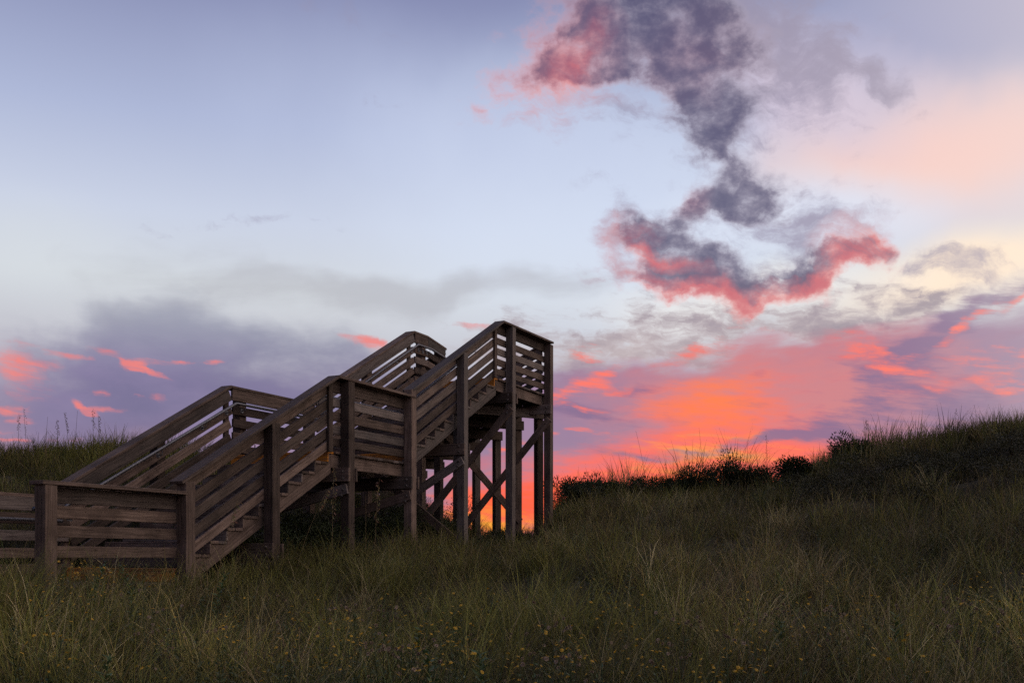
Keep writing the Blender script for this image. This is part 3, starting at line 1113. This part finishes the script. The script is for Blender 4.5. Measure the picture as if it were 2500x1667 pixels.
def stem_geo(points, r0, r1, sides=4):
    vs, fs = [], []
    n = len(points)
    for i, q in enumerate(points):
        r = r0 + (r1 - r0) * i / (n - 1)
        for k in range(sides):
            t = 2 * math.pi * k / sides
            vs.append((q[0] + math.cos(t) * r, q[1] + math.sin(t) * r, q[2]))
    for i in range(n - 1):
        for k in range(sides):
            k2 = (k + 1) % sides
            fs.append((i * sides + k, i * sides + k2, (i + 1) * sides + k2, (i + 1) * sides + k))
    return vs, fs


def leaf_quad(p, d, n, ln, wd):
    """a pointed leaf: base p, direction d, face normal n"""
    d = d.normalized()
    s_ = d.cross(n)
    s_ = s_.normalized() if s_.length > 1e-4 else Vector((1, 0, 0))
    nn = s_.cross(d)
    return [p, p + d * ln * .45 + s_ * wd * .5 + nn * wd * .12, p + d * ln, p + d * ln * .45 - s_ * wd * .5 + nn * wd * .12]


def plant_mesh(name, vs, fs, cols, mat):
    me = bpy.data.meshes.new(name)
    me.from_pydata([tuple(v) for v in vs], [], fs)
    me.update()
    tinted(me, np.array(cols, np.float32))
    me.materials.append(mat)
    return me


def ground_at(col, y):
    x = (col - CX) / F * y
    return Vector((x, y, float(ground_z(x, y))))


def crest_y(col, back=.15):
    a = math.atan2(col - CX, F)
    r = float(np.interp(a, CR_AZ, CREST[:, 1] / np.cos(np.clip(CR_AZ, -.6, .6))))
    return r * math.cos(a) - back


STRAW = (.150, .110, .066)


def oat(col_base, y, col_top, row_top, label, head=.32, droop=.5, cat='sea oats', group=None, tint=STRAW, r=.0045, heavy=1.0):
    """a single tall stalk standing on the dune; head is the share of it that carries spikelets (0: bare)"""
    b = ground_at(col_base, y)
    top = Vector(((col_top - CX) / F * y, y, (HY - row_top) / F * y))
    h = top - b
    L = max(h.length, .25)
    dirx = Vector((h.x, random.uniform(-.04, .04), 0))
    pts_ = []
    for i in range(9):
        t = i / 8
        pts_.append((dirx.x * t ** 1.6, dirx.y * t, h.z * t))
    vs, fs = stem_geo(pts_, r, r * .4)
    o = link('sea_oat_stalk' if head else 'bare_grass_stalk', plant_mesh('stalk', vs, fs, [tint] * len(vs), M_GRASS))
    o.location = b - Vector((0, 0, .05))
    tag(o, label, cat, group)
    if head:
        vs, fs, cols = [], [], []
        k = int(26 * heavy)
        sgn = 1 if droop > 0 else -1
        for i in range(k):
            t = 1 - head + head * i / (k - 1)
            q = Vector((dirx.x * t ** 1.6, dirx.y * t, h.z * t))
            a = random.uniform(0, 6.28)
            out_ = Vector((math.cos(a) * .6 + sgn * abs(droop), math.sin(a) * .6, -.55)).normalized()
            tw = q + out_ * random.uniform(.008, .035)
            v4 = leaf_quad(tw, out_ + Vector((0, 0, -.25)), Vector((random.uniform(-1, 1), -1, .3)), random.uniform(.022, .038) * heavy, .013)
            base = len(vs)
            vs += v4
            fs.append((base, base + 1, base + 2, base + 3))
            cols += [tuple(c * random.uniform(.7, 1.2) for c in tint)] * 4
            base = len(vs)
            vs += [q, q + Vector((.002, 0, .002)), tw]
            fs.append((base, base + 1, base + 2))
            cols += [tint] * 3
        link('seed_head', plant_mesh('seed_head', vs, fs, cols, M_GRASS), o)
    return o


LG, RG = 'stalks on the left dune crest', 'stalks on the right dune crest'
cy_ = lambda c: crest_y(c)
for args in [
    (44, 44, 1003, 'faint upright sea oat stalk at the far left edge of the dune', .28, .2),
    (66, 60, 992, 'sea oat stalk with a long dark drooping head, second from the left edge', .85, .5),
    (92, 95, 1048, 'short bare grass stalk between the leftmost sea oats', 0, 0),
    (111, 118, 1010, 'bare leaning grass stalk right of the leftmost sea oats', 0, 0),
    (143, 141, 1018, 'dark sea oat stalk with a narrow compact head on the left dune', .30, .15),
    (172, 158, 1000, 'sea oat stalk leaning left with a slanted feathery head', .35, .9),
    (182, 188, 996, 'tall straight bare stalk beside the slanted feathery sea oat', 0, 0),
    (228, 229, 992, 'upright sea oat stalk with a wide pale head on the left dune', .36, .1),
    (244, 240, 1008, 'sea oat stalk with a hooked head nearest the stair rail', .34, 1.0),
]:
    cb, ct, rt, lab, hd, dr = args
    oat(cb, cy_(cb), ct, rt, lab, hd, dr, group=LG, cat='sea oats' if hd else 'grass stalk')
for args in [
    (1580, 1552, 1046, 'bare stalk leaning left against the orange glow', 0, 0),
    (1607, 1609, 1134, 'low sea oat stalk glowing red beside the leaning bare stalk', .5, .4),
    (1632, 1624, 1122, 'low feathery sea oat bending left, right of the short red one', .5, -.8),
    (1673, 1676, 1088, 'dark sea oat stalk with a slim curved head before the yellow glow', .36, .15),
    (1718, 1706, 1040, 'tall thin bare stalk before the middle of the glow', 0, 0),
    (1762, 1758, 1140, 'very short bare stalk in the middle of the crest', 0, 0),
    (1872, 1870, 1056, 'sea oat stalk with a dark notched head above the bushy tuft', .40, .35),
    (1935, 1934, 1118, 'short bare stalk right of the notched sea oat', 0, 0),
    (2040, 1972, 1104, 'bare stalk bent far left below the dark bushes', 0, 0),
    (2112, 2116, 1017, 'sea oat stalk with a fluffy head above the dark bushes', .22, .2),
    (2122, 2122, 1048, 'short bare stalk right beside the fluffy sea oat', 0, 0),
    (2137, 2138, 1026, 'straight bare stalk two steps right of the fluffy sea oat', 0, 0),
    (2162, 2150, 1046, 'bare stalk leaning left above the dark bushes', 0, 0),
    (2195, 2193, 1036, 'pale upright bare stalk on the right dune shoulder', 0, 0),
    (2236, 2235, 1022, 'thin tall bare stalk halfway up the right dune', 0, 0),
    (2333, 2336, 990, 'sea oat stalk with a broad dark head high on the right dune', .52, .3),
    (2390, 2379, 982, 'bare leaning stalk near the top of the right dune', 0, 0),
]:
    cb, ct, rt, lab, hd, dr = args
    oat(cb, cy_(cb), ct, rt, lab, hd, dr, group=RG, cat='sea oats' if hd else 'grass stalk', tint=(.11, .075, .045))
for args in [
    (716, 11.4, 798, 1183, 'tall curved pale stalk arching right under the lower flight', .18, .9),
    (810, 11.9, 817, 1126, 'straight pale stalk with a tan fuzzy head before the middle landing post', .42, .3),
    (893, 12.6, 893, 1196, 'thin straight bare stalk under the middle landing', 0, 0),
    (913, 12.0, 927, 1158, 'straight stalk with a narrow head under the middle landing', .40, .1),
    (522, 9.9, 580, 1208, 'sea oat stalk with a pale golden head before the lower steps', .22, .7),
]:
    cb, y, ct, rt, lab, hd, dr = args
    oat(cb, y, ct, rt, lab, hd, dr, group='stalks before the stairway', cat='sea oats' if hd else 'grass stalk', tint=(.26, .19, .10), r=.0036, heavy=1.2)


# leafy shrubs
M_LEAF = leaf_material('shrub_leaf', .5, .2)


def shrub(col, y, rx, rz, label, n=900, tone=(.040, .055, .022), lift=.0, leaf=.035):
    b = ground_at(col, y)
    root = link('shrub', None)
    root.location = b
    tag(root, label, 'shrub', 'dark shrubs on the dune')
    vs, fs, cols = [], [], []
    lobes = [(random.uniform(-.6, .6) * rx, random.uniform(-.6, .6) * rx, random.uniform(.25, .75) * rz, random.uniform(.4, .7)) for _ in range(7)]
    for i in range(n):
        lx, ly, lz, lr = random.choice(lobes)
        d = Vector((random.gauss(0, 1), random.gauss(0, 1), random.gauss(0, .9))).normalized()
        rr_ = lr * random.uniform(.1, 1.08) ** .6
        p = Vector((lx + d.x * rx * rr_ * .7, ly + d.y * rx * rr_ * .7, max(lz + d.z * rz * rr_ * .6, .01) + lift))
        dd = (d + Vector((random.uniform(-.6, .6), random.uniform(-.6, .6), random.uniform(-.2, .7)))).normalized()
        v4 = leaf_quad(p, dd, Vector((random.uniform(-1, 1), random.uniform(-1, 1), random.uniform(.2, 1))), leaf * random.uniform(.7, 1.5), leaf * .5)
        base = len(vs)
        vs += v4
        fs.append((base, base + 1, base + 2, base + 3))
        k = random.uniform(.6, 1.35)
        cols += [tuple(c * k for c in tone)] * 4
    link('foliage', plant_mesh('foliage', vs, fs, cols, M_LEAF), root)
    vs, fs = [], []
    for lx, ly, lz, lr in lobes:
        v_, f_ = stem_geo([(lx * .1, ly * .1, -.1), (lx * .5, ly * .5, lz * .5), (lx, ly, lz + rz * .15)], .012, .004)
        o_ = len(vs)
        vs += v_
        fs += [tuple(i + o_ for i in f) for f in f_]
    link('stems', plant_mesh('stems', vs, fs, [(.06, .045, .03)] * len(vs), M_LEAF), root)
    return root


ORD = ['first', 'second', 'third', 'fourth', 'fifth', 'sixth', 'seventh', 'eighth', 'ninth', 'tenth', 'eleventh', 'twelfth', 'thirteenth']
for k, (c, rx, rz, back) in enumerate([(1392, .70, .62, 1.6), (1436, .60, .44, .6), (1482, .80, .48, .5), (1545, .65, .34, .5), (1592, .55, .40, .4), (1650, .70, .34, .5), (1712, .75, .56, .5),
                                        (1782, .60, .70, .4), (1836, .55, .46, .5), (1892, .60, .50, .4), (1945, .55, .42, .5)]):
    shrub(c, crest_y(c, back), rx * 1.1, rz * 1.35, 'dark bush on the crest right of the tower, %s from the outermost post' % ORD[k], int(6500 * rx), (.030, .036, .015), leaf=.046)
shrub(2000, 21.0, .95, .70, 'large dark bush, left of the pair on the right dune shoulder', 7000, (.030, .036, .015), lift=-.12, leaf=.05)
shrub(2066, 20.8, .55, .76, 'smaller pointed dark bush, right of the pair on the dune shoulder', 4000, (.030, .036, .015), lift=-.12, leaf=.05)
for k, (c, y, rx, rz) in enumerate([(1985, 18.6, .9, .50), (2060, 17.2, .9, .46), (2120, 18.4, 1.0, .52), (2190, 16.8, 1.0, .46), (2240, 18.0, 1.0, .52), (2300, 16.6, 1.0, .48),
                                     (2350, 17.6, 1.0, .55), (2410, 16.2, 1.0, .50), (2470, 17.4, 1.1, .55), (2490, 15.0, .9, .36), (2150, 15.8, .9, .30)]):
    shrub(c, y, rx, rz, 'dark brushy shrub on the right slope below the crest, %s counting from the left' % ORD[k], 3200, (.052, .050, .024), lift=-.10, leaf=.036)
shrub(745, 14.2, .75, .55, 'dark leafy shrub under the lower flight', 1800)
shrub(640, 13.4, .60, .42, 'dark leafy shrub behind the post of the lower flight', 1400)
shrub(900, 16.6, .80, .50, 'dark leafy shrub in the shade behind the middle landing posts', 1800)
shrub(1020, 18.4, .90, .80, 'dark leafy shrub in the shade behind the upper flight', 1800)
shrub(1085, 20.2, .90, .80, 'dark shrub at the back of the shade under the tower', 1600)
shrub(1190, 17.2, .60, .34, 'low shrub in the shade under the upper flight', 1000)
for l, w, rx, rz, lab in [(-1.2, 1.1, .6, .45, 'dark brush under the middle of the lower flight'), (.4, 1.0, .7, .55, 'dark brush under the near end of the middle landing'), (1.3, 1.4, .7, .6, 'dark brush under the middle of the middle landing'),
                          (2.1, .8, .6, .45, 'dark brush behind the right post of the middle landing'), (3.0, 1.3, .7, .55, 'dark brush under the lower half of the upper flight'), (4.0, .9, .6, .4, 'dark brush under the upper half of the upper flight'),
                          (5.2, .7, .5, .26, 'low dark brush at the foot of the tower post with the light face'), (6.6, .9, .5, .24, 'low dark brush between the last tower posts')]:
    q = pt(l, w, 0)
    shrub(CX + F * q.x / q.y, q.y, rx, rz, lab, int(3000 * rx), (.032, .040, .017), leaf=.042)


# the spiky plant at the foot of the outer tower posts
def spiky(col, y, label, n=22, ln=.62):
    b = ground_at(col, y)
    root = link('yucca', None)
    root.location = b
    tag(root, label, 'yucca', 'spiky yuccas at the tower foot')
    for i in range(n):
        a = i * 2.4 + random.uniform(-.3, .3)
        up = random.uniform(.35, 1.35)
        L = ln * random.uniform(.7, 1.15)
        d = Vector((math.cos(a) * math.cos(up), math.sin(a) * math.cos(up), math.sin(up)))
        s_ = d.cross(UP).normalized()
        vs, fs, cols = [], [], []
        for k in range(4):
            t = k / 4
            w = .028 * (1 - t) ** .7 / 2 * (1.0 if k else .7)
            c = d * L * t + Vector((0, 0, -.12 * t * t * L))
            vs += [c - s_ * w, c + Vector((0, 0, -.004)), c + s_ * w]
        vs.append(d * L + Vector((0, 0, -.12 * L)))
        for k in range(3):
            for j in range(2):
                fs.append((3 * k + j, 3 * k + j + 1, 3 * k + j + 4, 3 * k + j + 3))
        fs += [(9, 10, 12), (10, 11, 12)]
        tn = random.uniform(.7, 1.3)
        brown = random.random() < .25
        cols = [(.16 * tn, .10 * tn, .045 * tn) if brown else (.055 * tn, .070 * tn, .030 * tn)] * len(vs)
        link('leaf', plant_mesh('leaf', vs, fs, cols, M_LEAF), root)
    return root


spiky(1372, 18.6, 'spiky yucca with arching leaves right of the outermost tower post', 24, .62)
spiky(1302, 18.9, 'spiky yucca between the two outer tower posts', 16, .50)
spiky(1225, 17.2, 'small spiky yucca before the tower post with the light face', 14, .38)


# ------------------------------------------------------------------ foreground weeds and wildflowers
def weed_geo(h, n, leaf, tone, sway=.12):
    vs, fs, cols = [], [], []
    a0 = random.uniform(0, 6.28)
    top = Vector((math.cos(a0) * sway * h, math.sin(a0) * sway * h, h))
    pts_ = [tuple(Vector((top.x * t * t, top.y * t * t, h * t))) for t in (0, .35, .7, 1)]
    v_, f_ = stem_geo(pts_, .0035, .0015)
    vs += [Vector(v) for v in v_]
    fs += f_
    cols += [tuple(c * .8 for c in tone)] * len(v_)
    for i in range(n):
        t = .12 + .86 * i / n
        p = Vector((top.x * t * t, top.y * t * t, h * t))
        a = i * 2.4 + random.uniform(-.4, .4)
        d = Vector((math.cos(a), math.sin(a), random.uniform(.2, .9)))
        L = leaf * random.uniform(.7, 1.2) * (1.15 - .5 * t)
        v4 = leaf_quad(p, d, UP + Vector((random.uniform(-.4, .4), random.uniform(-.4, .4), 0)), L, L * .38)
        b = len(vs)
        vs += v4
        fs.append((b, b + 1, b + 2, b + 3))
        k = random.uniform(.7, 1.3)
        cols += [tuple(c * k for c in tone)] * 4
    return vs, fs, cols, top


# the leafy undergrowth between the grass, too mixed to count
vs, fs, cols = [], [], []
protos = [weed_geo(random.uniform(.18, .40), random.randint(14, 26), .055, random.choice([(.070, .100, .036), (.055, .080, .032), (.085, .095, .040)])) for _ in range(14)]
wx, wy = scatter(1500, 3.7, 15, 1.2, 1.2)
nx_, ny_ = scatter(700, 3.7, 6.0, 1.2, 1.2)
wx, wy = np.concatenate([wx, nx_]), np.concatenate([wy, ny_])
AV, AF, AC, off = [], [], [], 0
for x, y in zip(wx, wy):
    if in_stair(np.array(x), np.array(y), .1) or vnoise(np.array(x * .6), np.array(y * .6), 31) < -.25:
        continue
    v, f, c, _ = protos[rng.integers(len(protos))]
    a = rng.uniform(0, 6.28)
    s_ = rng.uniform(.7, 1.25)
    arr = np.array([tuple(q) for q in v])
    rot = np.array([[math.cos(a), -math.sin(a), 0], [math.sin(a), math.cos(a), 0], [0, 0, 1]])
    AV.append(arr @ rot.T * s_ + np.array([x, y, float(ground_z(x, y)) - .02]))
    AF += [tuple(i + off for i in q) for q in f]
    AC.append(np.array(c) * rng.uniform(.75, 1.2))
    off += len(v)
me = plant_mesh('undergrowth', np.concatenate(AV), AF, np.concatenate(AC), M_LEAF)
tag(link('undergrowth', me), 'small leafy weeds mixed through the foreground grass', 'weeds', kind='stuff')

# standing leafy weeds that can be told apart
for col, y, h, lab in [
    (250, 5.0, .42, 'bushy green weed near the lower left corner'),
    (1052, 5.0, .46, 'tall leafy green weed low in the middle of the foreground'),
    (1180, 5.1, .44, 'leafy green weed right of the tall one in the middle foreground'),
    (1010, 6.4, .40, 'feathery green weed before the bottom of the upper tower'),
    (525, 8.8, .52, 'green weed standing before the bottom of the lower stringer'),
    (330, 8.4, .55, 'leafy weed before the yellow bottom step'),
    (225, 8.2, .55, 'tall weed before the leftmost railing post'),
    (2180, 6.3, .45, 'bright green weed in the right foreground'),
    (1905, 6.2, .40, 'green weed left of the bright one in the right foreground'),
]:
    vs, fs, cols, _ = weed_geo(h, 44, .085, (.080, .125, .045), .2)
    n0 = 4 * 4
    o = link('leafy_weed', None)
    o.location = ground_at(col, y) - Vector((0, 0, .02))
    tag(o, lab, 'weed', 'leafy weeds standing in the foreground')
    link('stem', plant_mesh('stem', vs[:n0], [f for f in fs if max(f) < n0], cols[:n0], M_LEAF), o)
    link('foliage', plant_mesh('foliage', vs[n0:], [tuple(i - n0 for i in f) for f in fs if min(f) >= n0], cols[n0:], M_LEAF), o)


def flower_mesh():
    vs, fs, cols = [], [], []
    vs.append((0, 0, .004)); cols.append((.60, .28, .02))
    n = 9
    for k in range(n):
        a = 2 * math.pi * k / n
        for da, r in ((-.26, .007), (0, .011), (.26, .007)):
            vs.append((math.cos(a + da) * r, math.sin(a + da) * r, .002 - r * .1)); cols.append((.64, .41, .03))
    for k in range(n):
        b = 1 + 3 * k
        fs.append((0, b, b + 1, b + 2))
    return plant_mesh('flower', vs, fs, cols, M_LEAF)


def puff_mesh():
    vs, fs, cols = [], [], []
    for k in range(26):
        d = Vector((random.gauss(0, 1), random.gauss(0, 1), random.gauss(.3, 1))).normalized()
        s_ = d.cross(Vector((.3, .8, .2))).normalized() * .003
        b = len(vs)
        vs += [d * .002 - s_, d * .002 + s_, d * .010 + s_ * .9, d * .010 - s_ * .9]
        fs.append((b, b + 1, b + 2, b + 3))
        cols += [(.34, .25, .18)] * 4
    return plant_mesh('seed_head', vs, fs, cols, M_LEAF)


F_ME, P_ME = flower_mesh(), puff_mesh()


def flower_plant(heads, head_me):
    """stems that branch near the top, and where their heads sit"""
    h = random.uniform(.42, .62)
    vs, fs, cols, top = weed_geo(h * .8, 14, .045, (.075, .105, .040), .1)
    spots = []
    for k in range(heads):
        a = k * 2.4 + random.uniform(-.5, .5)
        t = random.uniform(.55, .95)
        p0 = Vector((top.x * t * t, top.y * t * t, h * .8 * t))
        p1 = p0 + Vector((math.cos(a) * random.uniform(.04, .10), math.sin(a) * random.uniform(.04, .10), random.uniform(.06, .14)))
        v_, f_ = stem_geo([tuple(p0), tuple((p0 + p1) * .5 + Vector((0, 0, -.01))), tuple(p1)], .0016, .001)
        o_ = len(vs)
        vs += [Vector(v) for v in v_]
        fs += [tuple(i + o_ for i in f) for f in f_]
        cols += [(.09, .09, .04)] * len(v_)
        spots.append(p1)
    return plant_mesh('wildflower', vs, fs, cols, M_LEAF), spots


yel = [flower_plant(random.randint(3, 6), F_ME) for _ in range(8)]
puf = [flower_plant(random.randint(2, 5), P_ME) for _ in range(6)]


def where(col, y):
    side = ['at the far left', 'left of the middle', 'in the middle', 'right of the middle', 'at the far right'][min(4, max(0, int(col // 500)))]
    return side + (' along the bottom edge' if y < 5.2 else ' in near grass' if y < 6.5 else ' farther back')


def plant_flower(col, y, kind):
    me, spots = random.choice(yel if kind == 'y' else puf)
    o = link('wildflower', me)
    b = ground_at(col, y)
    o.location = b - Vector((0, 0, .02))
    o.rotation_euler = (random.uniform(-.12, .12), random.uniform(-.12, .12), random.uniform(0, 6.28))
    s_ = random.uniform(.85, 1.15)
    o.scale = (s_, s_, s_)
    if kind == 'y':
        tag(o, 'small plant with yellow flower heads ' + where(col, y), 'wildflower', 'yellow wildflowers ' + where(col, y))
    else:
        tag(o, 'wildflower plant with pale puffy seed heads ' + where(col, y), 'wildflower', 'wildflowers gone to seed ' + where(col, y))
    for p in spots:
        c = link('flower' if kind == 'y' else 'seed_head', F_ME if kind == 'y' else P_ME, o)
        c.location = p
        c.rotation_euler = (random.uniform(-.7, .7), random.uniform(-.7, .7), random.uniform(0, 6.28))


clusters = [(470, 6.6, 190), (620, 6.2, 160), (900, 6.2, 170), (830, 5.2, 150), (1080, 5.6, 140), (640, 5.0, 200), (1420, 5.0, 130), (1340, 5.0, 110), (1950, 6.6, 170), (2200, 6.4, 160), (1800, 5.1, 120), (2010, 4.9, 120), (1600, 5.8, 200), (150, 7.4, 120), (240, 7.8, 90), (1700, 4.6, 140), (1050, 4.7, 110), (120, 5.2, 130), (2440, 6.6, 80)]
for i in range(140):
    c, y, sp_ = random.choice(clusters)
    plant_flower(c + random.gauss(0, sp_ * .6), max(4.3, y + random.gauss(0, .5)), 'y')
for i in range(70):
    c, y, sp_ = random.choice([(480, 6.3, 160), (880, 6.2, 150), (1010, 5.8, 130), (1420, 5.0, 120), (1300, 4.9, 80), (1000, 5.2, 150), (1950, 6.2, 170), (1640, 5.3, 140), (2300, 6.2, 130)])
    plant_flower(c + random.gauss(0, sp_ * .6), max(4.3, y + random.gauss(0, .5)), 'p')
